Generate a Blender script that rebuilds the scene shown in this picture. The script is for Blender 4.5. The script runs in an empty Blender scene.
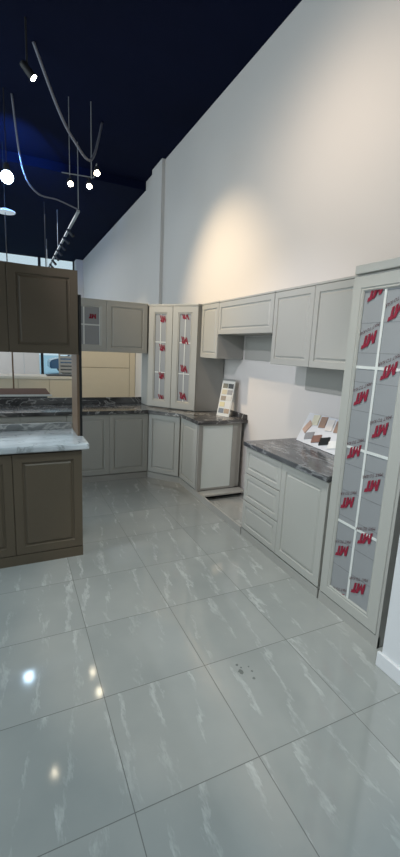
import bpy, bmesh, math, random
from mathutils import Vector, Matrix
random.seed(7)
S = bpy.context.scene
C = S.collection

# ------------------------------------------------------------------ camera
FPX, YAW, PITCH, ROLL = 402.8, math.radians(25.312), math.radians(11.092), math.radians(-2.59)
fwd = Vector((math.sin(YAW)*math.cos(PITCH), math.cos(YAW)*math.cos(PITCH), -math.sin(PITCH)))
right = Vector((math.cos(YAW), -math.sin(YAW), 0))
down = fwd.cross(right)
r2 = math.cos(ROLL)*right + math.sin(ROLL)*down
d2 = -math.sin(ROLL)*right + math.cos(ROLL)*down
cam_data = bpy.data.cameras.new('camera')
cam = bpy.data.objects.new('camera', cam_data)
C.objects.link(cam)
M = Matrix.Identity(4)
for i in range(3):
    M[i][0] = r2[i]; M[i][1] = -d2[i]; M[i][2] = -fwd[i]
M[2][3] = 1.65
cam.matrix_world = M
cam_data.sensor_fit = 'HORIZONTAL'
cam_data.sensor_width = 36.0
cam_data.lens = 36.0*FPX/400.0
cam_data.clip_start = 0.05
cam_data.clip_end = 200
S.camera = cam

# ------------------------------------------------------------------ view
S.view_settings.view_transform = 'Standard'
S.view_settings.look = 'None'
S.view_settings.gamma = 1
S.view_settings.use_curve_mapping = False
S.view_settings.exposure = -0.35

# ------------------------------------------------------------------ world (overcast daylight outside)
w = bpy.data.worlds.new('sky'); S.world = w; w.use_nodes = True
bg = w.node_tree.nodes['Background']
bg.inputs[0].default_value = (0.80, 0.93, 1.0, 1)
bg.inputs[1].default_value = 1.05

def area(name, loc, aim, sx, sy, power, col):
    l = bpy.data.lights.new(name, 'AREA'); l.shape = 'RECTANGLE'; l.size = sx; l.size_y = sy
    l.energy = power; l.color = col
    o = bpy.data.objects.new(name, l); C.objects.link(o); o.location = loc
    o.rotation_euler = (Vector(aim)-Vector(loc)).to_track_quat('-Z', 'Y').to_euler()
    return o
def spot(name, loc, aim, power, col, deg=60, blend=0.8, rad=0.04):
    l = bpy.data.lights.new(name, 'SPOT'); l.energy = power; l.color = col
    l.spot_size = math.radians(deg); l.spot_blend = blend; l.shadow_soft_size = rad
    o = bpy.data.objects.new(name, l); C.objects.link(o); o.location = loc
    o.rotation_euler = (Vector(aim)-Vector(loc)).to_track_quat('-Z', 'Y').to_euler()
    return o
# unseen area light for daylight from the open left, showroom lamps, added fill spots
area('daylight_side', (-5.6, 4.0, 2.4), (2.0, 2.8, 1.0), 6.0, 3.0, 250, (0.84, 0.95, 1.0))
spot('aisle_floor_fill', (0.5, 1.3, 4.6), (0.65, 1.7, 0), 480, (0.80, 0.95, 1.0), 66, 0.7, 0.35)  # added overhead fill, brightens the aisle floor; no such fixture known
WARM = (1.0, 0.76, 0.48)
spot('wall_wash', (0.36, 4.89, 4.16), (2.455, 4.75, 2.0), 420, WARM, 64, 1.0, 0.05)
spot('wall_wash', (0.9, 2.6, 3.75), (2.455, 2.9, 2.6), 100, (1.0, 0.80, 0.62), 130, 1.0, 0.08)
spot('aisle_lamp', (0.6, 1.2, 4.2), (1.45, 2.2, 0.0), 170, (1.0, 0.84, 0.66), 42, 0.35, 0.03)
spot('splash_fill', (-1.0, 2.4, 3.3), (2.45, 3.3, 1.2), 260, (0.96, 0.94, 1.0), 44, 0.9, 0.06)  # added fill that lifts the wall between worktop and wall units
spot('back_lamp', (1.2, 7.4, 3.5), (2.0, 8.7, 0.8), 130, (1.0, 0.82, 0.55), 75, 0.8, 0.08)
spot('white_panel_fill', (-0.4, 7.8, 4.2), (-0.2, 11.0, 1.2), 330, (1.0, 0.93, 0.82), 60, 0.8, 0.08)  # added fill to brighten the white panels beyond the opening
area('far_room_light', (-0.5, 12.0, 4.3), (-0.5, 12.0, 0), 3.0, 5.0, 110, (0.92, 0.96, 1.0))

# ------------------------------------------------------------------ materials
def mat(name, col, rough=0.5, metal=0.0, noise=0.0, nscale=8.0, bump=0.0, bscale=200.0, spec=0.5, coat=0.0, emit=None, estr=0):
    m = bpy.data.materials.new(name); m.use_nodes = True
    nt = m.node_tree; b = nt.nodes['Principled BSDF']
    b.inputs['Base Color'].default_value = (*col, 1)
    b.inputs['Roughness'].default_value = rough
    b.inputs['Metallic'].default_value = metal
    b.inputs['Specular IOR Level'].default_value = spec
    b.inputs['Coat Weight'].default_value = coat
    tc = nt.nodes.new('ShaderNodeTexCoord')
    if noise > 0:
        n = nt.nodes.new('ShaderNodeTexNoise'); n.inputs['Scale'].default_value = nscale; n.inputs['Detail'].default_value = 4
        r = nt.nodes.new('ShaderNodeMix'); r.data_type = 'RGBA'
        r.inputs[6].default_value = (*[c*(1-noise) for c in col], 1)
        r.inputs[7].default_value = (*[min(1, c*(1+noise)) for c in col], 1)
        nt.links.new(tc.outputs['Object'], n.inputs['Vector'])
        nt.links.new(n.outputs['Fac'], r.inputs[0]); nt.links.new(r.outputs[2], b.inputs['Base Color'])
    if bump > 0:
        n2 = nt.nodes.new('ShaderNodeTexNoise'); n2.inputs['Scale'].default_value = bscale
        bp = nt.nodes.new('ShaderNodeBump'); bp.inputs['Strength'].default_value = bump; bp.inputs['Distance'].default_value = 0.002
        nt.links.new(tc.outputs['Object'], n2.inputs['Vector'])
        nt.links.new(n2.outputs['Fac'], bp.inputs['Height']); nt.links.new(bp.outputs[0], b.inputs['Normal'])
    if emit:
        b.inputs['Emission Color'].default_value = (*emit, 1); b.inputs['Emission Strength'].default_value = estr
    return m

def marble(name, base, vein, vscale, rough, dist=0.6, w0=0.03, base2=None, rot=0.6, stretch=(1, 1, 1)):
    m = bpy.data.materials.new(name); m.use_nodes = True
    nt = m.node_tree; N = nt.nodes; L = nt.links; b = N['Principled BSDF']
    tc = N.new('ShaderNodeTexCoord'); mp = N.new('ShaderNodeMapping')
    mp.inputs['Rotation'].default_value = (0.2, 0.3, rot); mp.inputs['Scale'].default_value = stretch
    L.new(tc.outputs['Object'], mp.inputs['Vector'])
    cl = N.new('ShaderNodeTexNoise'); cl.inputs['Scale'].default_value = vscale*0.7; cl.inputs['Detail'].default_value = 6
    L.new(mp.outputs[0], cl.inputs['Vector'])
    mx = N.new('ShaderNodeMix'); mx.data_type = 'RGBA'
    mx.inputs[6].default_value = (*base, 1); mx.inputs[7].default_value = (*(base2 or [c*1.6 for c in base]), 1)
    cr0 = N.new('ShaderNodeValToRGB'); cr0.color_ramp.elements[0].position = 0.4; cr0.color_ramp.elements[1].position = 0.65
    L.new(cl.outputs['Fac'], cr0.inputs[0]); L.new(cr0.outputs[0], mx.inputs[0])
    wv = N.new('ShaderNodeTexNoise'); wv.inputs['Scale'].default_value = vscale; wv.inputs['Detail'].default_value = 5
    wv.inputs['Roughness'].default_value = 0.55; wv.inputs['Distortion'].default_value = dist
    L.new(mp.outputs[0], wv.inputs['Vector'])
    cr = N.new('ShaderNodeValToRGB'); e = cr.color_ramp.elements      # thin ridges where the noise crosses one half
    e[0].position = 0.5-w0; e[0].color = (0, 0, 0, 1); e[1].position = 0.5+w0; e[1].color = (0, 0, 0, 1)
    k = cr.color_ramp.elements.new(0.5); k.color = (1, 1, 1, 1)
    L.new(wv.outputs['Fac'], cr.inputs[0])
    n3 = N.new('ShaderNodeTexNoise'); n3.inputs['Scale'].default_value = vscale*1.3; n3.inputs['Detail'].default_value = 3
    L.new(mp.outputs[0], n3.inputs['Vector'])
    ml = N.new('ShaderNodeMath'); ml.operation = 'MULTIPLY'; L.new(cr.outputs[0], ml.inputs[0]); L.new(n3.outputs['Fac'], ml.inputs[1])
    m2 = N.new('ShaderNodeMix'); m2.data_type = 'RGBA'; L.new(ml.outputs[0], m2.inputs[0])
    L.new(mx.outputs[2], m2.inputs[6]); m2.inputs[7].default_value = (*vein, 1)
    L.new(m2.outputs[2], b.inputs['Base Color']); b.inputs['Roughness'].default_value = rough
    return m

M_GREY = mat('grey_foil', (0.42, 0.42, 0.39), 0.42, noise=0.03, nscale=3)
M_GREYC = mat('grey_carcass', (0.37, 0.365, 0.34), 0.5, noise=0.03, nscale=3)
M_BOARD = mat('pale_board', (0.78, 0.84, 0.81), 0.5, noise=0.04, nscale=5)
M_BROWN = mat('brown_foil', (0.108, 0.084, 0.056), 0.5, noise=0.06, nscale=4)
M_BROWNC = mat('brown_carcass', (0.08, 0.06, 0.042), 0.5, noise=0.05, nscale=4)
M_EDGE = mat('black_edge', (0.012, 0.012, 0.012), 0.4, noise=0.1)
M_BRONZE = mat('bronze_panel', (0.19, 0.125, 0.08), 0.4, metal=0.0, noise=0.15, nscale=5)
M_FILM = mat('protective_film', (0.275, 0.285, 0.295), 0.38, noise=0.05, nscale=6, bump=0.15, bscale=30)
M_SEAM = mat('film_seam', (0.17, 0.17, 0.18), 0.5)
M_RED = mat('film_print', (0.24, 0.003, 0.026), 0.7, noise=0.05)
M_DRED = mat('film_small_print', (0.08, 0.02, 0.03), 0.5)
M_MUNT = mat('white_muntin', (0.66, 0.68, 0.66), 0.4)
M_WALL = mat('wall_paint', (0.66, 0.635, 0.61), 0.75, noise=0.03, nscale=1.2, bump=0.1, bscale=60)
M_WALLB = mat('partition_paint', (0.62, 0.62, 0.62), 0.7, noise=0.03, nscale=1.5)
M_WHITE = mat('white_paint', (0.68, 0.69, 0.71), 0.5, noise=0.02)
M_CEIL = mat('navy_ceiling', (0.0018, 0.0045, 0.022), 0.9, noise=0.35, nscale=0.8, spec=0.1)
M_CREAM = mat('cream_lacquer', (0.66, 0.58, 0.44), 0.4, noise=0.03)
M_CREAMD = mat('cream_gap', (0.30, 0.24, 0.16), 0.6)
M_BLACK = mat('black_metal', (0.010, 0.011, 0.014), 0.6, noise=0.1)
M_STEEL = mat('steel', (0.45, 0.48, 0.50), 0.3, metal=0.6, noise=0.05)
M_CABLE = mat('pale_cable', (0.16, 0.17, 0.21), 0.5)
M_WOOD = mat('brown_wood', (0.15, 0.07, 0.045), 0.85, noise=0.2, nscale=6)
M_BULBW = mat('warm_lens', (1, 0.9, 0.7), 0.3, emit=(1.0, 0.86, 0.62), estr=60)
M_BULBC = mat('cool_lens', (0.9, 0.95, 1), 0.3, emit=(0.55, 0.78, 1.0), estr=45)
M_SHADE = mat('white_shade', (0.75, 0.80, 0.86), 0.4, emit=(0.7, 0.85, 1.0), estr=0.35)
M_DMARB = marble('dark_grey_marble', (0.05, 0.05, 0.052), (0.75, 0.75, 0.73), 5.0, 0.16, 0.8, 0.026, base2=(0.17, 0.17, 0.17), rot=0.9, stretch=(0.7, 1.2, 1.2))
M_STREAK = marble('streaked_grey_marble', (0.05, 0.052, 0.058), (0.36, 0.37, 0.38), 3.0, 0.18, 0.7, 0.04, base2=(0.14, 0.145, 0.15), rot=0.35, stretch=(3.2, 0.8, 2))
M_WMARB = marble('white_marble', (0.52, 0.56, 0.59), (0.12, 0.13, 0.14), 4.0, 0.15, 0.7, 0.022, base2=(0.78, 0.82, 0.85), rot=0.7, stretch=(1, 1.4, 1))
M_UPST = marble('grey_marble_upstand', (0.18, 0.19, 0.19), (1.0, 1.0, 0.97), 5.0, 0.2, 0.6, 0.05, base2=(0.40, 0.41, 0.41), rot=0.8, stretch=(0.8, 1.2, 1.6))

def floor_mat():
    m = bpy.data.materials.new('polished_floor_tile'); m.use_nodes = True
    nt = m.node_tree; N = nt.nodes; L = nt.links; b = N['Principled BSDF']
    tc = N.new('ShaderNodeTexCoord')
    sp = N.new('ShaderNodeSeparateXYZ'); L.new(tc.outputs['Object'], sp.inputs[0])
    def mth(op, a, b_=None, v=None):
        n = N.new('ShaderNodeMath'); n.operation = op
        if isinstance(a, (int, float)): n.inputs[0].default_value = a
        else: L.new(a, n.inputs[0])
        if b_ is not None:
            if isinstance(b_, (int, float)): n.inputs[1].default_value = b_
            else: L.new(b_, n.inputs[1])
        return n.outputs[0]
    T = 0.53
    def axis(out, off):
        u = mth('DIVIDE', mth('SUBTRACT', out, off), T)
        fl = mth('FLOOR', u); fr = mth('SUBTRACT', u, fl)
        d = mth('MINIMUM', fr, mth('SUBTRACT', 1.0, fr))
        return fl, d
    fx, dx = axis(sp.outputs[0], 0.87-20*T)
    fy, dy = axis(sp.outputs[1], 1.65-20*T)
    dmin = mth('MINIMUM', dx, dy)
    gr = mth('LESS_THAN', dmin, 0.0034)
    cid = N.new('ShaderNodeCombineXYZ'); L.new(fx, cid.inputs[0]); L.new(fy, cid.inputs[1])
    wn = N.new('ShaderNodeTexWhiteNoise'); wn.noise_dimensions = '3D'; L.new(cid.outputs[0], wn.inputs['Vector'])
    # per tile shift of the vein pattern
    sc = N.new('ShaderNodeVectorMath'); sc.operation = 'SCALE'; sc.inputs['Scale'].default_value = 7.0; L.new(wn.outputs['Color'], sc.inputs[0])
    ad = N.new('ShaderNodeVectorMath'); ad.operation = 'ADD'; L.new(tc.outputs['Object'], ad.inputs[0]); L.new(sc.outputs[0], ad.inputs[1])
    mp = N.new('ShaderNodeMapping'); mp.inputs['Rotation'].default_value = (0, 0, math.radians(28)); mp.inputs['Scale'].default_value = (3.0, 0.9, 1)
    L.new(ad.outputs[0], mp.inputs['Vector'])
    wv = N.new('ShaderNodeTexWave'); wv.inputs['Scale'].default_value = 0.7; wv.inputs['Distortion'].default_value = 7
    wv.inputs['Detail'].default_value = 6; wv.inputs['Detail Scale'].default_value = 2.4; wv.inputs['Detail Roughness'].default_value = 0.7
    L.new(mp.outputs[0], wv.inputs['Vector'])
    cr = N.new('ShaderNodeValToRGB'); e = cr.color_ramp.elements
    e[0].position = 0.88; e[0].color = (0, 0, 0, 1); e[1].position = 1.0; e[1].color = (1, 1, 1, 1)
    L.new(wv.outputs['Fac'], cr.inputs[0])
    nz = N.new('ShaderNodeTexNoise'); nz.inputs['Scale'].default_value = 2.2; nz.inputs['Detail'].default_value = 7; L.new(ad.outputs[0], nz.inputs['Vector'])
    m1 = N.new('ShaderNodeMix'); m1.data_type = 'RGBA'
    m1.inputs[6].default_value = (0.25, 0.275, 0.27, 1); m1.inputs[7].default_value = (0.42, 0.425, 0.405, 1); L.new(nz.outputs['Fac'], m1.inputs[0])
    m2 = N.new('ShaderNodeMix'); m2.data_type = 'RGBA'; nm = N.new('ShaderNodeTexNoise'); nm.inputs['Scale'].default_value = 3.5; nm.inputs['Detail'].default_value = 8; nm.inputs['Roughness'].default_value = 0.7; L.new(mp.outputs[0], nm.inputs['Vector'])
    cm = N.new('ShaderNodeValToRGB'); cm.color_ramp.elements[0].position = 0.46; cm.color_ramp.elements[1].position = 0.72; L.new(nm.outputs['Fac'], cm.inputs[0])
    L.new(mth('MULTIPLY', mth('MULTIPLY', cr.outputs[0], cm.outputs[0]), 0.75), m2.inputs[0])
    L.new(m1.outputs[2], m2.inputs[6]); m2.inputs[7].default_value = (0.62, 0.64, 0.63, 1)
    m3 = N.new('ShaderNodeMix'); m3.data_type = 'RGBA'; L.new(gr, m3.inputs[0])
    L.new(m2.outputs[2], m3.inputs[6]); m3.inputs[7].default_value = (0.10, 0.105, 0.10, 1)
    # small dark scuff marks on one tile
    wob = N.new('ShaderNodeTexNoise'); wob.inputs['Scale'].default_value = 40; L.new(tc.outputs['Object'], wob.inputs['Vector'])
    acc = None
    for px, py, pr in ((1.034, 1.588, 0.008), (1.029, 1.540, 0.016), (1.045, 1.565, 0.005), (1.086, 1.555, 0.005), (1.087, 1.522, 0.007), (1.072, 1.48, 0.008)):
        dn = N.new('ShaderNodeVectorMath'); dn.operation = 'DISTANCE'; L.new(tc.outputs['Object'], dn.inputs[0]); dn.inputs[1].default_value = (px, py, 0)
        h = mth('LESS_THAN', dn.outputs['Value'], mth('MULTIPLY', wob.outputs['Fac'], pr*2))
        acc = h if acc is None else mth('MAXIMUM', acc, h)
    m4 = N.new('ShaderNodeMix'); m4.data_type = 'RGBA'; L.new(mth('MULTIPLY', acc, 0.55), m4.inputs[0])
    L.new(m3.outputs[2], m4.inputs[6]); m4.inputs[7].default_value = (0.04, 0.05, 0.045, 1)
    L.new(m4.outputs[2], b.inputs['Base Color'])
    rr = mth('ADD', 0.075, mth('MULTIPLY', gr, 0.5)); L.new(rr, b.inputs['Roughness'])
    b.inputs['Specular IOR Level'].default_value = 0.85
    n4 = N.new('ShaderNodeTexNoise'); n4.inputs['Scale'].default_value = 5; L.new(tc.outputs['Object'], n4.inputs['Vector'])
    bp = N.new('ShaderNodeBump'); bp.inputs['Strength'].default_value = 0.03; bp.inputs['Distance'].default_value = 0.01
    L.new(n4.outputs['Fac'], bp.inputs['Height']); L.new(bp.outputs[0], b.inputs['Normal'])
    return m
M_FLOOR = floor_mat()
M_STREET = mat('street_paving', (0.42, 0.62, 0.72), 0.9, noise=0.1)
M_CAR = mat('dark_blue_car_paint', (0.02, 0.08, 0.16), 0.25, coat=0.6, noise=0.05)
M_CARGLASS = mat('car_glass', (0.03, 0.05, 0.07), 0.1)
M_RUBBER = mat('rubber', (0.02, 0.02, 0.02), 0.8)
def glass_mat():
    m = bpy.data.materials.new('window_glass'); m.use_nodes = True
    nt = m.node_tree; N = nt.nodes; L = nt.links
    N.remove(N['Principled BSDF']); o = N['Material Output']
    t = N.new('ShaderNodeBsdfTransparent'); t.inputs[0].default_value = (0.93, 0.98, 1.0, 1)
    g = N.new('ShaderNodeBsdfGlossy'); g.inputs['Roughness'].default_value = 0.02
    mx = N.new('ShaderNodeMixShader'); mx.inputs[0].default_value = 0.06
    L.new(t.outputs[0], mx.inputs[1]); L.new(g.outputs[0], mx.inputs[2]); L.new(mx.outputs[0], o.inputs[0])
    return m
M_GLASS = glass_mat()

# ------------------------------------------------------------------ mesh helpers
def add_box(bm, x0, x1, y0, y1, z0, z1, bev=0.0):
    r = bmesh.ops.create_cube(bm, size=1.0)
    vs = r['verts']
    for v in vs:
        v.co = Vector((x0+(v.co.x+0.5)*(x1-x0), y0+(v.co.y+0.5)*(y1-y0), z0+(v.co.z+0.5)*(z1-z0)))
    if bev > 0:
        es = list({e for v in vs for e in v.link_edges})
        bmesh.ops.bevel(bm, geom=es, offset=bev, segments=2, profile=0.5, affect='EDGES')
def add_tube(bm, pts, r, n=8):
    pts = [Vector(p) for p in pts]; rings = []
    for i, p in enumerate(pts):
        a = pts[max(0, i-1)]; b = pts[min(len(pts)-1, i+1)]
        t = (b-a).normalized(); ref = Vector((0, 0, 1)) if abs(t.z) < 0.9 else Vector((1, 0, 0))
        u = t.cross(ref).normalized(); v = t.cross(u)
        rr = r[i] if isinstance(r, (list, tuple)) else r
        rings.append([bm.verts.new(p + rr*(math.cos(k*2*math.pi/n)*u + math.sin(k*2*math.pi/n)*v)) for k in range(n)])
    for A, B in zip(rings, rings[1:]):
        for k in range(n):
            bm.faces.new((A[k], A[(k+1) % n], B[(k+1) % n], B[k]))
    bm.faces.new(rings[0][::-1]); bm.faces.new(rings[-1])
def add_prism(bm, poly, z0, z1, to3=lambda x, y, z: (x, y, z)):
    a = [bm.verts.new(to3(x, y, z0)) for x, y in poly]; b = [bm.verts.new(to3(x, y, z1)) for x, y in poly]
    n = len(poly)
    bm.faces.new(a[::-1]); bm.faces.new(b)
    for k in range(n): bm.faces.new((a[k], a[(k+1) % n], b[(k+1) % n], b[k]))
def obj(name, bm, m, parent=None, smooth=False, loc=None):
    bmesh.ops.recalc_face_normals(bm, faces=bm.faces[:])
    me = bpy.data.meshes.new(name); bm.to_mesh(me); bm.free()
    me.materials.append(m)
    if smooth:
        for p in me.polygons: p.use_smooth = True
    o = bpy.data.objects.new(name, me); C.objects.link(o)
    if parent: o.parent = parent
    if loc: o.location = loc
    return o
def tag(o, label, cat, group=None):
    o['label'] = label; o['category'] = cat
    if group: o['group'] = group
    return o
def thing(name, label, cat, loc=(0, 0, 0), rotz=0.0, group=None):
    o = bpy.data.objects.new(name, None); C.objects.link(o); o.empty_display_size = 0.1
    o.location = loc; o.rotation_euler = (0, 0, rotz)
    return tag(o, label, cat, group)
def box(name, m, parent, *d, bev=0.0):
    bm = bmesh.new(); add_box(bm, *d, bev=bev); return obj(name, bm, m, parent)
def struct(name, m, *d, bev=0.0):
    o = box(name, m, None, *d, bev=bev); o['kind'] = 'structure'; return o

# ------------------------------------------------------------------ setting
WX = 2.455
CZ = 4.70
struct('floor', M_FLOOR, -6.0, WX+0.2, -3.0, 16.2, -0.06, 0.0)
struct('ceiling', M_CEIL, -6.0, WX+0.2, -3.0, 16.2, CZ, CZ+0.1)
struct('wall_rear', M_WALL, -6.0, WX+0.2, -3.2, -3.0, 0, CZ)
struct('wall_right', M_WALL, WX, WX+0.2, -3.0, 16.2, 0, CZ)
struct('trim_1', M_CEIL, -6.0, WX, 8.05, 16.0, 4.55, CZ)           # lower soffit beyond the step in the ceiling
# pilaster at the far end of the side wall
struct('trim_2', M_WALL, 2.395, WX, 6.98, 7.5, 0, CZ)            # shallow pilaster on the side wall
struct('wall_far', M_WALL, 2.22, WX, 15.45, 16.0, 0, 4.55)
# partition carrying the back run, with a pass-through between counter and wall units
bm = bmesh.new()
add_box(bm, -1.5, WX, 5.42, 5.52, 0, 0.94)
add_box(bm, 0.54, WX, 5.42, 5.52, 1.60, 2.165)
add_box(bm, 1.66, WX, 5.42, 5.52, 0.94, 1.60)
o = obj('wall_back', bm, M_WALLB); o['kind'] = 'structure'
# pier at the right, nearer than the tall cabinet
struct('wall_front', M_WHITE, 1.76, WX, -1.2, 1.29, 0, CZ, bev=0.004)
struct('baseboard_front', M_WHITE, 1.742, 1.762, -1.2, 1.306, 0, 0.085, bev=0.004)
struct('baseboard_right', M_WHITE, WX-0.014, WX, 2.95, 3.90, 0, 0.07, bev=0.003)

# storefront glazing at the far end
bm = bmesh.new()
for x in (-5.0, -3.6, -2.2, -0.85, 1.05, 2.22):
    add_box(bm, x-0.045, x+0.045, 15.9, 16.0, 0, 4.55)
for z in (0.04, 2.62, 4.20):
    add_box(bm, -6.0, 2.22, 15.92, 15.98, z-0.045, z+0.045)
fr = obj('window_1', bm, M_BLACK); fr['kind'] = 'structure'
box('pane', M_GLASS, fr, -6.0, 2.2, 15.945, 15.955, 0.08, 4.55)
struct('street_ground', M_STREET, -30, 30, 16.2, 60, -0.12, -0.06)

# ------------------------------------------------------------------ doors
def ring_loops(bm, w, h, prof, back=True, hole=False, x0=0, z0=0):
    loops = []
    for ins, y in prof:
        loops.append([bm.verts.new((x0+a, y, z0+b)) for a, b in ((ins, ins), (w-ins, ins), (w-ins, h-ins), (ins, h-ins))])
    for A, B in zip(loops, loops[1:]):
        for k in range(4): bm.faces.new((A[k], A[(k+1) % 4], B[(k+1) % 4], B[k]))
    if hole:
        A, B = loops[-1], loops[0]
        for k in range(4): bm.faces.new((A[k], A[(k+1) % 4], B[(k+1) % 4], B[k]))
    else:
        bm.faces.new(loops[0]); bm.faces.new(loops[-1])
T_ = 0.020
def panel_mesh(w, h, fr=0.055, x0=0, z0=0):
    bm = bmesh.new()
    prof = [(0, 0), (0, -T_+0.003), (0.003, -T_), (fr, -T_), (fr+0.004, -T_+0.009), (fr+0.013, -T_+0.010),
            (fr+0.026, -T_+0.0015), (fr+0.030, -T_+0.0015)]
    ring_loops(bm, w, h, prof, x0=x0, z0=z0)
    return bm
def glass_frame_mesh(w, h, fr, x0=0, z0=0):
    bm = bmesh.new()
    prof = [(0, 0), (0, -T_+0.003), (0.003, -T_), (fr-0.022, -T_), (fr-0.018, -T_+0.004), (fr-0.008, -T_+0.002), (fr, -T_+0.008), (fr, 0)]
    ring_loops(bm, w, h, prof, hole=True, x0=x0, z0=z0)
    return bm
def door(root, x0, z0, w, h, m, fr=0.055, name='door'):
    g = 0.0015
    return obj(name, panel_mesh(w-2*g, h-2*g, fr, x0+g, z0+g), m, root)

GL = [[(0, 0), (0.27, 0), (0.27, 1), (0, 1)], [(0.27, 1), (0.27, 0.52), (0.52, 0.0), (0.52, 0.50)],
      [(0.52, 0.50), (0.52, 0.0), (0.77, 0.52), (0.77, 1)], [(0.77, 0), (1.04, 0), (1.04, 1), (0.77, 1)],
      [(1.08, 0.68), (1.66, 0.68), (1.66, 1), (1.08, 1)], [(1.18, 0), (1.46, 0), (1.46, 0.68), (1.18, 0.68)]]
def small_text_bm(s, to3, size):
    cu = bpy.data.curves.new('t', 'FONT'); cu.body = s; cu.size = size; cu.align_x = 'CENTER'; cu.resolution_u = 2
    to = bpy.data.objects.new('t', cu); C.objects.link(to)
    dg = bpy.context.evaluated_depsgraph_get(); dg.update()
    me = bpy.data.meshes.new_from_object(to.evaluated_get(dg))
    bm = bmesh.new(); bm.from_mesh(me)
    bpy.data.objects.remove(to); bpy.data.meshes.remove(me)
    for v in bm.verts: v.co = Vector(to3(v.co.x, v.co.y))
    return bm
def film_logo(door_o, cx, cz, y, H, U=(0.86, 0.37), V=(0.16, 1.12), text=True, clip=None):
    """heavy slanted red letters printed upside down on the film, small line of print above them"""
    def to3(u, v, d=0.0):
        X = cx - u*U[0] - v*V[0]; Z = cz - u*U[1] - v*V[1]
        if clip: X = max(clip[0], min(clip[1], X)); Z = max(clip[2], min(clip[3], Z))
        return (X, y-0.0037-d, Z)
    bm = bmesh.new()
    for poly in GL:
        add_prism(bm, [((a-0.83)*H, (b-0.5)*H) for a, b in poly], 0.0, 0.0008, lambda a, b, d: to3(a, b, d))
    obj('film_logo', bm, M_RED, door_o)
    if text:
        bm = small_text_bm('MAT TO KAR', lambda a, b: to3(a+0.30*H, b-1.05*H, 0.0006), H*0.42)
        obj('film_print', bm, M_DRED, door_o)
def glazing(door_o, x0, x1, z0, z1, vx, hz, seams=(), mw=0.008):
    y = -0.008
    box('glass_pane', M_FILM, door_o, x0-0.004, x1+0.004, y, y+0.005, z0-0.004, z1+0.004)
    box('muntin', M_MUNT, door_o, vx-mw, vx+mw, y-0.0035, y-0.0002, z0, z1)
    for z in hz: box('muntin', M_MUNT, door_o, x0, x1, y-0.0030, y-0.0003, z-mw, z+mw)
    if seams:
        for z in seams:
            box('film_seam', M_SEAM, door_o, x0, x1, y-0.0008, y-0.0002, z-0.0012, z+0.0012)
    return y

R90 = -math.pi/2
# local frame of every cabinet: x along the front, y into the depth, front of the carcass at y=0
def carcass(root, w, d, z0, z1, m, name='carcass', y0=0.0):
    return box(name, m, root, 0.001, w-0.001, y0, d, z0, z1)

# ------------------------------------------------------------------ back run, base units (front plane Y=4.79)
DK = 0.838
def base_two(x0, label, w=0.49):
    t = thing('base_cabinet', label, 'cabinet', (x0, 4.81, 0))
    carcass(t, 2*w, 0.585, 0.075, DK, M_GREYC)
    door(t, 0, 0.085, w, DK-0.085-0.004, M_GREY); door(t, w, 0.085, w, DK-0.085-0.004, M_GREY)
    box('plinth', M_GREYC, t, 0.0, 2*w, -0.012, 0.012, 0, 0.073)
    return t
base_two(0.56, 'grey two-door base cabinet between the brown unit and the angled corner door')
base_two(-0.422, 'grey two-door base cabinet in the back run, seen through the gap of the brown unit')
# corner base: angled front, then one door facing into the aisle, end panel toward the gap
t = thing('corner_base_cabinet', 'grey angled corner base cabinet with two doors and a pale unfinished end panel', 'cabinet', (0, 0, 0))
fp = [(1.545, 4.81), (1.842, 4.475), (1.862, 4.44), (1.862, 3.945), (2.40, 3.945), (2.40, 5.395), (1.545, 5.395)]
bm = bmesh.new(); add_prism(bm, fp, 0.075, DK); obj('carcass', bm, M_GREYC, t)
A = Vector((1.542, 4.79)); B = Vector((1.832, 4.445)); dl = (B-A).length; ang = math.atan2(B.y-A.y, B.x-A.x)
bm = panel_mesh(dl-0.008, DK-0.085-0.007, 0.055, 0.004, 0.0865)
bm.transform(Matrix.Translation((A.x+0.016, A.y+0.014, 0)) @ Matrix.Rotation(ang, 4, 'Z')); obj('door', bm, M_GREY, t)
bm = panel_mesh(0.475, DK-0.085-0.007, 0.055, 0.002, 0.0865)
bm.transform(Matrix.Translation((1.862, 4.44, 0)) @ Matrix.Rotation(R90, 4, 'Z')); obj('door', bm, M_GREY, t)
bm = bmesh.new()
add_prism(bm, [(1.545, 4.795), (1.838, 4.455), (1.85, 4.44), (1.85, 3.93), (1.87, 3.93), (1.87, 4.46), (1.56, 4.81), (1.545, 4.81)], 0, 0.073)
obj('plinth', bm, M_GREYC, t)
# end panel facing the gap: frame + pale inner board
bm = bmesh.new()
add_box(bm, 1.845, 1.895, 3.925, 3.945, 0.075, DK)
add_box(bm, 2.275, 2.335, 3.925, 3.945, 0.075, DK)
add_box(bm, 1.895, 2.275, 3.925, 3.945, 0.075, 0.095)
add_box(bm, 1.895, 2.275, 3.925, 3.945, 0.822, DK)
obj('end_frame', bm, M_GREYC, t)
o = box('end_panel', M_BOARD, t, 1.895, 2.275, 3.935, 3.945, 0.095, 0.822); o['label'] = 'pale unfinished end board'

# worktop of the back run and corner
bm = bmesh.new()
add_prism(bm, [(-1.4, 4.765), (1.53, 4.765), (1.822, 4.43), (1.822, 3.905), (WX-0.003, 3.905), (WX-0.003, 5.417), (-1.4, 5.417)], 0.842, 0.882)
bmesh.ops.bevel(bm, geom=[e for e in bm.edges if abs(e.verts[0].co.z-e.verts[1].co.z) < 1e-4], offset=0.004, segments=2, affect='EDGES')
wt = obj('worktop', bm, M_DMARB); tag(wt, 'dark veined marble worktop along the back run, bending round the corner', 'worktop')
box('upstand', M_DMARB, wt, -1.4, 1.655, 5.395, 5.417, 0.8825, 0.965, bev=0.002)
box('upstand', M_DMARB, wt, WX-0.024, WX-0.004, 3.92, 4.46, 0.8825, 0.935, bev=0.002)

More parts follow.
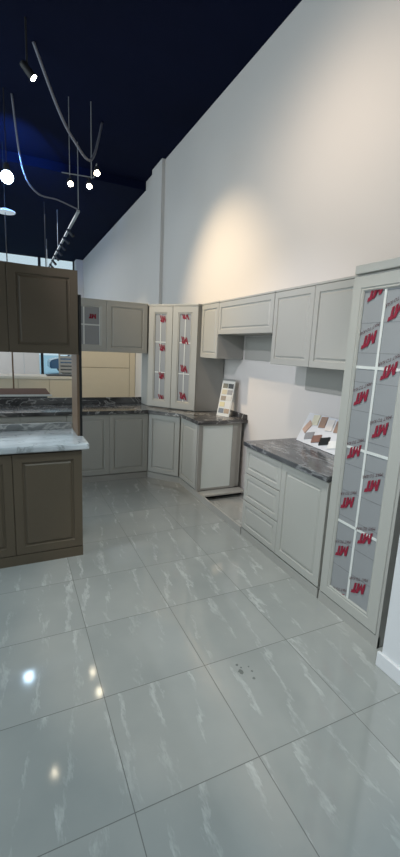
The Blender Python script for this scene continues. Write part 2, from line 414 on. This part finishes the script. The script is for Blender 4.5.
# plinth frame on the floor of the appliance gap
t = thing('plinth_frame', 'low grey plinth frame on the floor of the empty oven gap', 'plinth', (0, 0, 0))
box('front_board', M_GREYC, t, 1.845, 1.863, 2.945, 3.925, 0, 0.073, bev=0.001)
box('ledge', M_GREY, t, 1.868, 2.40, 3.78, 3.922, 0.052, 0.070, bev=0.001)
box('rear_board', M_BLACK, t, 1.868, 2.40, 3.86, 3.875, 0, 0.050)

# ------------------------------------------------------------------ right run, base units (front plane X=1.845)
XF = 1.865
t = thing('drawer_cabinet', 'light grey base cabinet with three stacked drawers beside the oven gap', 'cabinet', (XF, 2.93, 0), R90)
carcass(t, 0.52, 0.58, 0.075, DK, M_GREYC)
for z0, z1 in ((0.082, 0.345), (0.349, 0.597), (0.601, 0.834)):
    door(t, 0, z0, 0.52, z1-z0, M_GREY, 0.042, 'drawer')
box('plinth', M_GREYC, t, 0, 0.52, -0.016, 0.0, 0, 0.074)
t = thing('base_cabinet', 'light grey single-door base cabinet between the drawers and the tall glazed cabinet', 'cabinet', (XF, 2.41, 0), R90)
carcass(t, 0.505, 0.58, 0.075, DK, M_GREYC)
door(t, 0, 0.082, 0.505, 0.752, M_GREY)
box('plinth', M_GREYC, t, 0, 0.505, -0.016, 0.0, 0, 0.074)
bm = bmesh.new(); add_box(bm, 1.822, WX-0.003, 1.905, 2.95, 0.842, 0.880, bev=0.004)
tag(obj('worktop', bm, M_STREAK), 'short streaked grey marble worktop over the drawers, under the angled tile board', 'worktop')

# tall glazed cabinet
TY, TW = 1.872, 0.475
t = thing('tall_cabinet', 'tall light grey cabinet with one film-covered glass door at the right', 'cabinet', (XF, TY+0.018, 0), R90)
TW2 = 0.50
bm = bmesh.new()
add_box(bm, 0.0, 0.018, 0.0, 0.585, 0.0, 2.10); add_box(bm, TW2-0.018, TW2, -0.018, 0.585, 0.0, 2.10)
add_box(bm, 0.018, TW2-0.018, 0.0, 0.585, 0.075, 0.095); add_box(bm, 0.0, TW2, -0.0, 0.585, 2.10, 2.115)
add_box(bm, 0.018, TW2-0.018, 0.57, 0.585, 0.095, 2.10)
obj('carcass', bm, M_GREYC, t)
for z in (0.55, 1.05, 1.55): box('shelf', M_GREYC, t, 0.019, TW2-0.019, 0.02, 0.56, z, z+0.016)
bm = bmesh.new()
add_box(bm, 0.012, TW2+0.01, -0.024, 0.585, 2.116, 2.165, bev=0.004)
obj('cornice', bm, M_GREY, t)
box('plinth', M_GREYC, t, 0.0, TW2, -0.016, 0.0, 0, 0.074)
dr = obj('door', glass_frame_mesh(0.474, 2.023, 0.085, 0.006, 0.078), M_GREY, t)
L = lambda y: (TY+0.018) - y          # world Y to local x on this door
yg = glazing(dr, L(1.80), L(1.494), 0.160, 2.018, L(1.651), (1.590, 1.108, 0.624),
             seams=[2.018-0.01-0.168*k for k in range(0, 11)])
for y_, z_ in ((1.566, 1.896), (1.728, 1.746), (1.565, 1.581), (1.733, 1.416), (1.571, 1.251), (1.736, 1.086),
               (1.575, 0.926), (1.740, 0.762), (1.576, 0.599), (1.738, 0.439), (1.577, 0.272)):
    film_logo(dr, L(y_), z_, yg, 0.064)
film_logo(dr, L(1.722), 2.010, yg, 0.064, text=False, clip=(-9, 9, -9, 2.018))

film_logo(dr, L(1.722), 0.118, yg, 0.064, clip=(-9, 9, 0.163, 9))

# ------------------------------------------------------------------ right run, wall units (front plane X=2.105)
XU = 2.125
def wall_unit(label, ya, yb, z0, z1, doors, grp=None):
    w = ya-yb
    t = thing('wall_cabinet', label, 'cabinet', (XU, ya, 0), R90)
    carcass(t, w, WX-XU-0.003, z0+0.004, z1-0.018, M_GREYC)
    n = len(doors)
    x = 0
    for dw in doors:
        door(t, x, z0, dw, z1-z0-0.018, M_GREY, 0.05); x += dw
    box('cornice', M_GREY, t, 0.0, w, -0.0215, WX-XU-0.003, z1-0.017, z1, bev=0.003)
    return t
wall_unit('grey single-door wall cabinet right of the two glazed corner doors', 4.541, 4.105, 1.555, 2.185, [0.436])
wall_unit('shallow wide grey lift-door wall cabinet above the oven gap', 4.100, 3.055, 1.822, 2.180, [1.045])
wall_unit('grey two-door wall cabinet between the wide shallow one and the tall glazed one', 3.050, 1.975, 1.550, 2.180, [0.52, 0.555])
# grey boards left on the wall
tag(box('wall_board', M_GREYC, None, WX-0.014, WX-0.001, 3.06, 4.05, 1.56, 1.815), 'plain grey board on the wall under the wide shallow wall cabinet', 'board')
tag(box('wall_board', M_GREYC, None, WX-0.014, WX-0.001, 1.98, 2.95, 1.33, 1.546), 'plain grey board on the wall above the tile sample board', 'board')

# ------------------------------------------------------------------ back run, wall units (front plane Y=5.10)
t = thing('wall_cabinet', 'grey back-run wall cabinet with one glazed and one solid door', 'cabinet', (0.555, 5.12, 0))
carcass(t, 1.052, 0.296, 1.572, 2.168, M_GREYC)
d1 = obj('door', glass_frame_mesh(0.526, 0.608, 0.085, 0.002, 1.568), M_GREY, t); d1['label'] = 'glazed door with film and white cross bars'
yg = glazing(d1, 0.085, 0.445, 1.653, 2.092, 0.26, (1.885,))
film_logo(d1, 0.362, 1.985, yg, 0.05, (1, 0), (0, 1.1), text=False)
door(t, 0.529, 1.567, 0.522, 0.610, M_GREY, 0.055)
box('cornice', M_GREY, t, 0.0, 1.052, -0.0215, 0.296, 2.172, 2.188, bev=0.003)

# ------------------------------------------------------------------ tall corner unit on the worktop
A = Vector((1.618, 5.092)); B = Vector((2.060, 4.545)); LEN = (B-A).length; ang = math.atan2(B.y-A.y, B.x-A.x)
t = thing('corner_cabinet', 'tall angled grey corner cabinet on the worktop with two narrow glazed doors', 'cabinet', (A.x, A.y, 0), ang)
inv = (Matrix.Translation((A.x, A.y, 0)) @ Matrix.Rotation(ang, 4, 'Z')).inverted()
def loc2(x, y):
    v = inv @ Vector((x, y, 0)); return (v.x, v.y)
nrm = Vector((-math.sin(ang), math.cos(ang)))
A2 = A + nrm*0.021; B2 = B + nrm*0.021
poly = [loc2(A2.x, A2.y), loc2(B2.x, B2.y), loc2(2.38, 4.55), loc2(2.445, 4.55), loc2(2.445, 5.385), loc2(1.625, 5.385), loc2(1.625, 5.14)]
bm = bmesh.new(); add_prism(bm, poly, 0.886, 2.16); obj('carcass', bm, M_GREYC, t)
bm = bmesh.new(); add_prism(bm, [loc2(A.x+0.002, A.y-0.003), loc2(B.x-0.006, B.y-0.002), loc2(2.445, 4.546), loc2(2.445, 5.385), loc2(1.62, 5.385)], 2.161, 2.182)
obj('cornice', bm, M_GREY, t)
for i, x0 in enumerate((0.0, LEN/2)):
    w_ = LEN/2
    d1 = obj('door', glass_frame_mesh(w_-0.004, 1.262, 0.096, x0+0.002, 0.896), M_GREY, t)
    for v in d1.data.vertices: v.co.y += 0.020
    d1.data.update()
    g = []
    ks = set(C.objects)
    yg = glazing(d1, x0+0.098, x0+w_-0.098, 0.992, 2.062, x0+w_/2, (1.72, 1.34), mw=0.006)
    zs = (2.003, 1.649, 1.297, 1.01) if i == 0 else (2.045, 1.750, 1.405, 1.063)
    for k, z_ in enumerate(zs):
        film_logo(d1, x0+w_/2+(0.03 if i == 0 else -0.005), z_, yg, 0.054, (1.0, -0.15), (-0.53, 1.6), text=False,
                  clip=(x0+0.10, x0+w_-0.10, 0.995, 2.058))
    for c in list(d1.children):
        for v in c.data.vertices: v.co.y += 0.020
        c.data.update()

# ------------------------------------------------------------------ brown display unit
t = thing('brown_base_cabinet', 'brown two-door base cabinet in the left foreground under white marble', 'cabinet', (-0.512, 3.07, 0))
carcass(t, 0.975, 0.555, 0.075, 0.866, M_BROWNC)
door(t, 0, 0.083, 0.492, 0.775, M_BROWN, 0.06); door(t, 0.492, 0.083, 0.483, 0.775, M_BROWN, 0.06)
box('plinth', M_BROWN, t, 0, 0.975, -0.018, 0.0, 0, 0.08)
bm = bmesh.new(); add_box(bm, -0.56, 0.515, 3.025, 3.64, 0.869, 0.917, bev=0.012)
wt = obj('worktop', bm, M_WMARB, smooth=False); tag(wt, 'white marble worktop with rounded edge on the brown base cabinet', 'worktop')
box('upstand', M_UPST, wt, -0.56, 0.462, 3.615, 3.637, 0.918, 0.972, bev=0.002)
t = thing('brown_wall_cabinet', 'brown two-door wall cabinet above the white marble worktop', 'cabinet', (-0.492, 3.32, 0))
carcass(t, 0.978, 0.30, 1.572, 2.192, M_BROWNC)
door(t, 0, 1.568, 0.487, 0.625, M_BROWN, 0.06); door(t, 0.487, 1.568, 0.491, 0.625, M_BROWN, 0.06)
# side panel standing on the marble and holding the wall cabinet
t = thing('side_panel', 'upright bronze-faced panel with black edge at the right of the brown unit', 'panel', (0.4885, 3.30, 0.918))
box('panel', M_BRONZE, t, -0.020, -0.001, 0.002, 0.30, 0, 0.650)
box('edge_strip', M_EDGE, t, 0.0, 0.018, -0.004, 0.30, 0, 1.10)

# ------------------------------------------------------------------ sample boards
b0 = Vector((2.33, 2.87, 0.8815)); b1 = Vector((2.27, 2.27, 0.8815))
u = (b1-b0).normalized(); v = Vector((0.4232, -0.0423, 0.905)); v = (v-u*v.dot(u)).normalized(); n = u.cross(v)
if n.x > 0: n = -n
t = thing('tile_sample_board', 'white board of coloured stone tile samples leaning on the wall behind the short worktop', 'sample board', b0)
def pl(a, b, d): return u*a + v*b + n*d
bm = bmesh.new(); add_prism(bm, [(0, 0.002), (0.59, 0.002), (0.59, 0.292), (0.0, 0.278)], -0.008, 0.0, lambda a, b, d: pl(a, b, d)); obj('backing', bm, M_WHITE, t)
SA = {'cream': (0.70, 0.67, 0.52), 'tan': (0.36, 0.24, 0.18), 'pale': (0.74, 0.70, 0.66), 'salmon': (0.55, 0.38, 0.30),
      'grey': (0.28, 0.28, 0.29), 'redbrown': (0.25, 0.14, 0.11), 'black': (0.02, 0.022, 0.022), 'white': (0.82, 0.82, 0.80)}
TM = {k: mat('tile_'+k, c, 0.3, noise=0.12, nscale=25) for k, c in SA.items()}
up = [(-0.026, -0.048), (0.032, -0.022), (0.026, 0.048), (-0.032, 0.022)]
def slab(cx, cy, w_, h_, rt): 
    c, s = math.cos(rt), math.sin(rt)
    return [(cx+c*a-s*b, cy+s*a+c*b) for a, b in ((-w_/2, -h_/2), (w_/2, -h_/2), (w_/2, h_/2), (-w_/2, h_/2))]
for cx, cy, w_, h_, rt, k in ((0.140, 0.225, 0.075, 0.085, 0.15, 'cream'), (0.245, 0.224, 0.07, 0.09, 0.15, 'tan'),
                              (0.345, 0.215, 0.075, 0.09, 0.15, 'pale'), (0.455, 0.222, 0.075, 0.09, 0.15, 'tan'),
                              (0.073, 0.147, 0.055, 0.10, -0.45, 'salmon'), (0.152, 0.078, 0.10, 0.055, 0.30, 'grey'),
                              (0.262, 0.072, 0.10, 0.06, 0.30, 'redbrown'), (0.370, 0.075, 0.105, 0.06, 0.30, 'black'),
                              (0.485, 0.072, 0.10, 0.06, 0.30, 'white'), (0.545, 0.20, 0.07, 0.09, 0.15, 'grey')):
    bm = bmesh.new(); add_prism(bm, slab(cx, cy, w_*1.12, h_*1.1, rt), 0.0003, 0.008, lambda a, b, d: pl(a, b, d))
    o = obj('tile_sample', bm, TM[k], t); o['label'] = {'redbrown': 'red-brown', 'pale': 'pale'}.get(k, k)+' tile sample'

b0 = Vector((2.22, 4.25, 0.8835)); b1 = Vector((2.30, 4.09, 0.8835))
u = (b1-b0).normalized(); tl = Vector((2.333, 4.27, 1.335)); W2 = (b1-b0).length
v = (tl-b0); v = (v-u*v.dot(u)).normalized(); n = u.cross(v)
if n.y > 0: n = -n
t = thing('colour_swatch_board', 'narrow pale swatch board with two columns of colour chips leaning on the corner worktop', 'sample board', b0)
bm = bmesh.new(); add_prism(bm, [(0, 0.0), (W2, 0.0), (W2, 0.45), (0, 0.45)], -0.006, 0.0, lambda a, b, d: pl(a, b, d)); obj('backing', bm, mat('swatch_backing', (0.62, 0.62, 0.58), 0.4), t)
bm = bmesh.new(); add_prism(bm, [(0, 0.425), (W2, 0.425), (W2, 0.45), (0, 0.45)], 0.0003, 0.0015, lambda a, b, d: pl(a, b, d)); obj('header_strip', bm, mat('header_grey', (0.20, 0.21, 0.20), 0.5), t)
cols = [((0.16, 0.14, 0.09), (0.02, 0.018, 0.015)), ((0.52, 0.45, 0.30), (0.26, 0.25, 0.24)), ((0.27, 0.21, 0.14), (0.55, 0.53, 0.48)),
        ((0.60, 0.52, 0.28), (0.62, 0.60, 0.56)), ((0.13, 0.14, 0.16), (0.32, 0.22, 0.13))]
for r_, (ca, cb) in enumerate(cols):
    for c_, col in enumerate((ca, cb)):
        x = 0.018 + c_*0.078; z = 0.365 - r_*0.075
        bm = bmesh.new(); add_prism(bm, [(x, z-0.028), (x+0.070, z-0.028), (x+0.070, z+0.028), (x, z+0.028)], 0.0003, 0.003, lambda a, b, d: pl(a, b, d))
        obj('colour_chip', bm, mat('chip_%d_%d' % (r_, c_), col, 0.35, noise=0.05), t)

# ------------------------------------------------------------------ beyond the pass-through
# tall cream cabinet
t = thing('cream_tall_cabinet', 'cream tall cabinet seen through the opening above the back worktop', 'cabinet', (1.32, 8.62, 0))
carcass(t, 1.125, 0.60, 0.08, 2.20, M_CREAMD)
bm = bmesh.new(); add_box(bm, 1.004, 1.125, -0.02, 0.0, 0.09, 2.19, bev=0.003); obj('side_filler', bm, M_CREAM, t)
for z0, z1 in ((0.09, 1.18), (1.19, 2.19)):
    bm = bmesh.new(); add_box(bm, 0.004, 0.996, -0.02, 0.0, z0, z1, bev=0.003); obj('door', bm, M_CREAM, t)
box('plinth', M_CREAM, t, 0.0, 1.125, 0.03, 0.05, 0, 0.08)
# low cream island
t = thing('cream_island', 'low cream counter seen through the gap of the brown unit, before the far window', 'counter', (-1.6, 8.62, 0))
carcass(t, 2.86, 0.6, 0.08, 0.935, M_CREAMD)
for k in range(5):
    bm = bmesh.new(); add_box(bm, k*0.572+0.003, (k+1)*0.572-0.003, -0.02, 0.0, 0.09, 0.93, bev=0.003); obj('door', bm, M_CREAM, t)
box('countertop', mat('cream_stone', (0.72, 0.68, 0.58), 0.3, noise=0.05), t, -0.02, 2.88, -0.035, 0.62, 0.936, 0.985, bev=0.004)
box('plinth', M_CREAM, t, 0.0, 2.86, 0.03, 0.05, 0, 0.08)
# white panelled display behind
t = thing('white_wall_panel', 'free-standing white panelled display wall left of the far window', 'panel', (-2.0, 11.0, 0))
for x0, x1 in ((0.0, 1.25), (1.255, 2.30), (2.305, 2.66)):
    bm = bmesh.new(); add_box(bm, x0, x1, 0, 0.12, 0, 2.3, bev=0.004); obj('board', bm, M_WHITE, t)
# louvred shutter panel
t = thing('louvred_panel', 'grey louvred screen right of the blue window, beyond the gap', 'screen', (1.12, 11.0, 0))
bm = bmesh.new(); add_box(bm, 0, 0.04, 0, 0.05, 0, 2.3); add_box(bm, 0.42, 0.46, 0, 0.05, 0, 2.3); add_box(bm, 0.04, 0.42, 0, 0.05, 2.25, 2.3); add_box(bm, 0.04, 0.42, 0, 0.05, 0, 0.06)
obj('frame', bm, M_GREYC, t)
bm = bmesh.new()
for k in range(24):
    z = 0.10+k*0.09
    add_box(bm, 0.04, 0.42, 0.005, 0.035, z, z+0.055)
obj('slats', bm, M_GREYC, t)
# brown table with pale edge
t = thing('display_table', 'brown-topped display table with pale edge, seen through the gap of the brown unit', 'table', (-0.9, 6.40, 0))
box('tabletop', M_WOOD, t, 0, 1.42, 0.0, 0.85, 0.872, 0.892, bev=0.002)
box('edge_band', M_MUNT, t, 0.30, 1.44, -0.02, -0.001, 0.862, 0.890, bev=0.003)
box('apron', M_BLACK, t, 0.04, 1.38, 0.02, 0.80, 0.80, 0.871)
for x, y in ((0.06, 0.04), (1.33, 0.04), (0.06, 0.74), (1.33, 0.74)): box('leg', M_BLACK, t, x, x+0.05, y, y+0.05, 0, 0.80)
tag(box('black_appliance', M_BLACK, None, 0.66, 1.20, 8.70, 9.1, 0.986, 1.0), 'flat black hob on the cream counter beyond the gap', 'hob')
bm = bmesh.new(); add_box(bm, 0.015, 0.04, 7.40, 7.425, 0.015, 2.10); 
t = thing('display_pole', 'thin bronze pole standing behind the display table, beyond the gap', 'pole', (0.03, 7.41, 0))
box('shaft', M_BRONZE, t, -0.012, 0.012, -0.012, 0.012, 0.012, 2.10)
box('foot', M_BRONZE, t, -0.10, 0.10, -0.10, 0.10, 0, 0.012)
bm.free()

# parked car outside
t = thing('parked_car', 'dark blue car parked outside the far shop window', 'car', (4.1, 24.0, -0.06), 0.0)
prof = [(-2.2, 0.35), (-2.2, 0.75), (-1.9, 0.88), (-1.1, 0.95), (-0.55, 1.42), (0.75, 1.45), (1.45, 1.0), (2.1, 0.9), (2.2, 0.6), (2.2, 0.35)]
bm = bmesh.new(); add_prism(bm, prof, -0.85, 0.85, lambda a, b, d: (a, d, b))
bmesh.ops.bevel(bm, geom=bm.edges[:], offset=0.05, segments=2, affect='EDGES'); obj('body', bm, M_CAR, t)
for s in (-1, 1):
    bm = bmesh.new(); add_prism(bm, [(-0.95, 0.98), (-0.5, 1.36), (0.7, 1.39), (1.25, 1.0)], s*0.852, s*0.862, lambda a, b, d: (a, d, b)); obj('side_window', bm, M_CARGLASS, t)
    for x in (-1.35, 1.35):
        bm = bmesh.new(); add_tube(bm, [(x, s*0.70, 0.34), (x, s*0.88, 0.34)], 0.34, 24); obj('wheel', bm, M_RUBBER, t)

# ------------------------------------------------------------------ hanging lamps and track
def track_spot(loc, aim, label, lens, parent_top, group=None, r=0.038, L_=0.20):
    """a small track spotlight: stem, bracket, can and lit lens"""
    t = thing('track_spotlight', label, 'lamp', loc, 0, group)
    d = (Vector(aim)-Vector(loc)).normalized()
    bm = bmesh.new(); add_tube(bm, [(-d*L_*0.75), -d*L_*0.7, -d*0.02, Vector((0, 0, 0))], [r*0.6, r*0.85, r, r*1.05], 16); obj('can', bm, M_BLACK, t, smooth=False)
    bm = bmesh.new(); add_tube(bm, [d*0.0005, d*0.012], [r*0.85, r*0.75], 16); obj('lens', bm, lens, t)
    q = -d*L_*0.4
    bm = bmesh.new(); add_tube(bm, [q, (q.x, q.y, parent_top-loc[2])], 0.010, 8); obj('stem', bm, M_BLACK, t)
    return t
camp = (0.6, 2.4, 1.2)
# lamp frame: two bars hung on drop rods
t = thing('lamp_frame', 'black hanging bar frame carrying the three small warm spotlights', 'lamp frame', (0, 0, 0))
bm = bmesh.new(); add_tube(bm, [(0.70, 6.02, 3.82), (1.10, 5.97, 3.82)], 0.007, 8); add_tube(bm, [(1.10, 5.965, 3.82), (1.055, 5.53, 3.82)], 0.007, 8); obj('bar', bm, M_STEEL, t)
bm = bmesh.new(); add_tube(bm, [(1.07, 5.97, 3.80), (1.07, 5.97, CZ)], 0.007, 8); obj('drop_rod', bm, M_STEEL, t)
bm = bmesh.new(); add_tube(bm, [(0.80, 6.01, 3.80), (0.80, 6.01, CZ)], 0.005, 8); obj('drop_rod', bm, M_STEEL, t)
track_spot((0.80, 5.95, 3.68), camp, 'small warm spotlight, leftmost of the three on the bar frame', M_BULBW, 3.800)
track_spot((1.03, 5.90, 3.68), camp, 'small warm spotlight, middle of the three on the bar frame', M_BULBW, 3.800)
track_spot((1.05, 5.48, 3.70), camp, 'small warm spotlight, rightmost and nearest of the three on the bar frame', M_BULBW, 3.800)
track_spot((0.32, 4.89, 4.21), (2.455, 4.75, 2.0), 'warm spotlight on the ceiling aimed at the wall over the corner cabinets', M_BULBW, CZ)
# long track running away
t = thing('light_track', 'long silver light track hung under the ceiling, running toward the far window', 'light track', (0, 0, 0))
bm = bmesh.new(); add_box(bm, 1.055, 1.095, 7.13, 13.2, 3.70, 3.73); obj('rail', bm, M_STEEL, t)
for y in (7.15, 10.2, 13.1):
    bm = bmesh.new(); add_tube(bm, [(1.075, y, 3.73), (1.075, y, CZ if y < 8 else 4.55)], 0.007, 8); obj('drop_rod', bm, M_STEEL, t)
ORD = ('nearest', 'second nearest', 'third nearest', 'fourth nearest', 'fourth from the far end', 'third from the far end', 'second from the far end', 'farthest')
for k in range(8):
    y = 8.3 + k*0.62
    track_spot((1.13, y-0.12, 3.58), (2.4, y-0.9, 2.0), 'unlit black spotlight, %s in the row under the long silver track' % ORD[k], M_BLACK, 3.695, 'spotlights on the long track', 0.03, 0.2)
# bright pendant + white disc lamp
t = thing('pendant_lamp', 'brilliant bluish-white globe lamp hanging at the upper left', 'lamp', (0.056, 6.22, 3.70))
bm = bmesh.new(); bmesh.ops.create_uvsphere(bm, u_segments=24, v_segments=14, radius=0.075); obj('globe', bm, M_BULBC, t, smooth=True)
bm = bmesh.new(); add_tube(bm, [(0, 0, 0.07), (0, 0, 0.16)], [0.045, 0.03], 12); obj('holder', bm, M_BLACK, t)
bm = bmesh.new(); add_tube(bm, [(0, 0, 0.16), (0, 0, CZ-3.70)], 0.006, 8); obj('cord', bm, M_BLACK, t)
spot('glare_spot', (0.056, 6.22, 3.80), (0.05, 9.2, 4.75), 4000, (0.10, 0.34, 1.0), 80, 1.0, 0.05)  # added blue spot, imitates the globe's lens glare on the ceiling
t = thing('disc_lamp', 'flat white disc lamp on a thin rod below the bright globe', 'lamp', (0.02, 7.75, 3.68))
bm = bmesh.new(); add_tube(bm, [(0, 0, 0), (0, 0, 0.015), (0, 0, 0.05)], [0.15, 0.155, 0.06], 28); obj('shade', bm, M_SHADE, t)
bm = bmesh.new(); add_tube(bm, [(0, 0, -0.62), (0, 0, CZ-3.68)], 0.005, 8); obj('rod', bm, M_BLACK, t)
# cables
def cable(label, pts, r, m=M_CABLE):
    P = [Vector(p) for p in pts]; out = []
    for i in range(len(P)-1):
        p0 = P[max(0, i-1)]; p1 = P[i]; p2 = P[i+1]; p3 = P[min(len(P)-1, i+2)]
        for k in range(8):
            s = k/8
            out.append(0.5*((2*p1)+(-p0+p2)*s+(2*p0-5*p1+4*p2-p3)*s*s+(-p0+3*p1-3*p2+p3)*s**3))
    out.append(P[-1])
    bm = bmesh.new(); add_tube(bm, out, r, 8)
    return tag(obj('ceiling_cable', bm, m, smooth=True), label, 'cable')
cable('pale cable sagging from the ceiling to the near end of the silver track', [(0.15, 6.3, CZ), (0.25, 6.5, 3.95), (0.45, 6.8, 3.76), (0.75, 7.0, 3.78), (1.075, 7.15, 3.74)], 0.012)
cable('pale cable arching above the three small spotlights', [(0.35, 5.2, CZ), (0.60, 5.4, 4.25), (0.80, 5.6, 4.05), (1.05, 5.85, 3.98), (1.3, 6.4, CZ)], 0.016)
# dark frame near the far windows
t = thing('hanging_frame', 'dark hanging pipe frame in front of the far high windows', 'frame', (0, 0, 0))
bm = bmesh.new(); add_tube(bm, [(-1.2, 9.8, 3.28), (0.92, 9.8, 3.22)], 0.022, 8); obj('bar', bm, M_BLACK, t)
for x in (0.02, 0.78):
    bm = bmesh.new(); add_tube(bm, [(x, 9.8, 3.2), (x, 9.8, 4.55)], 0.011, 8); obj('upright', bm, M_BLACK, t)
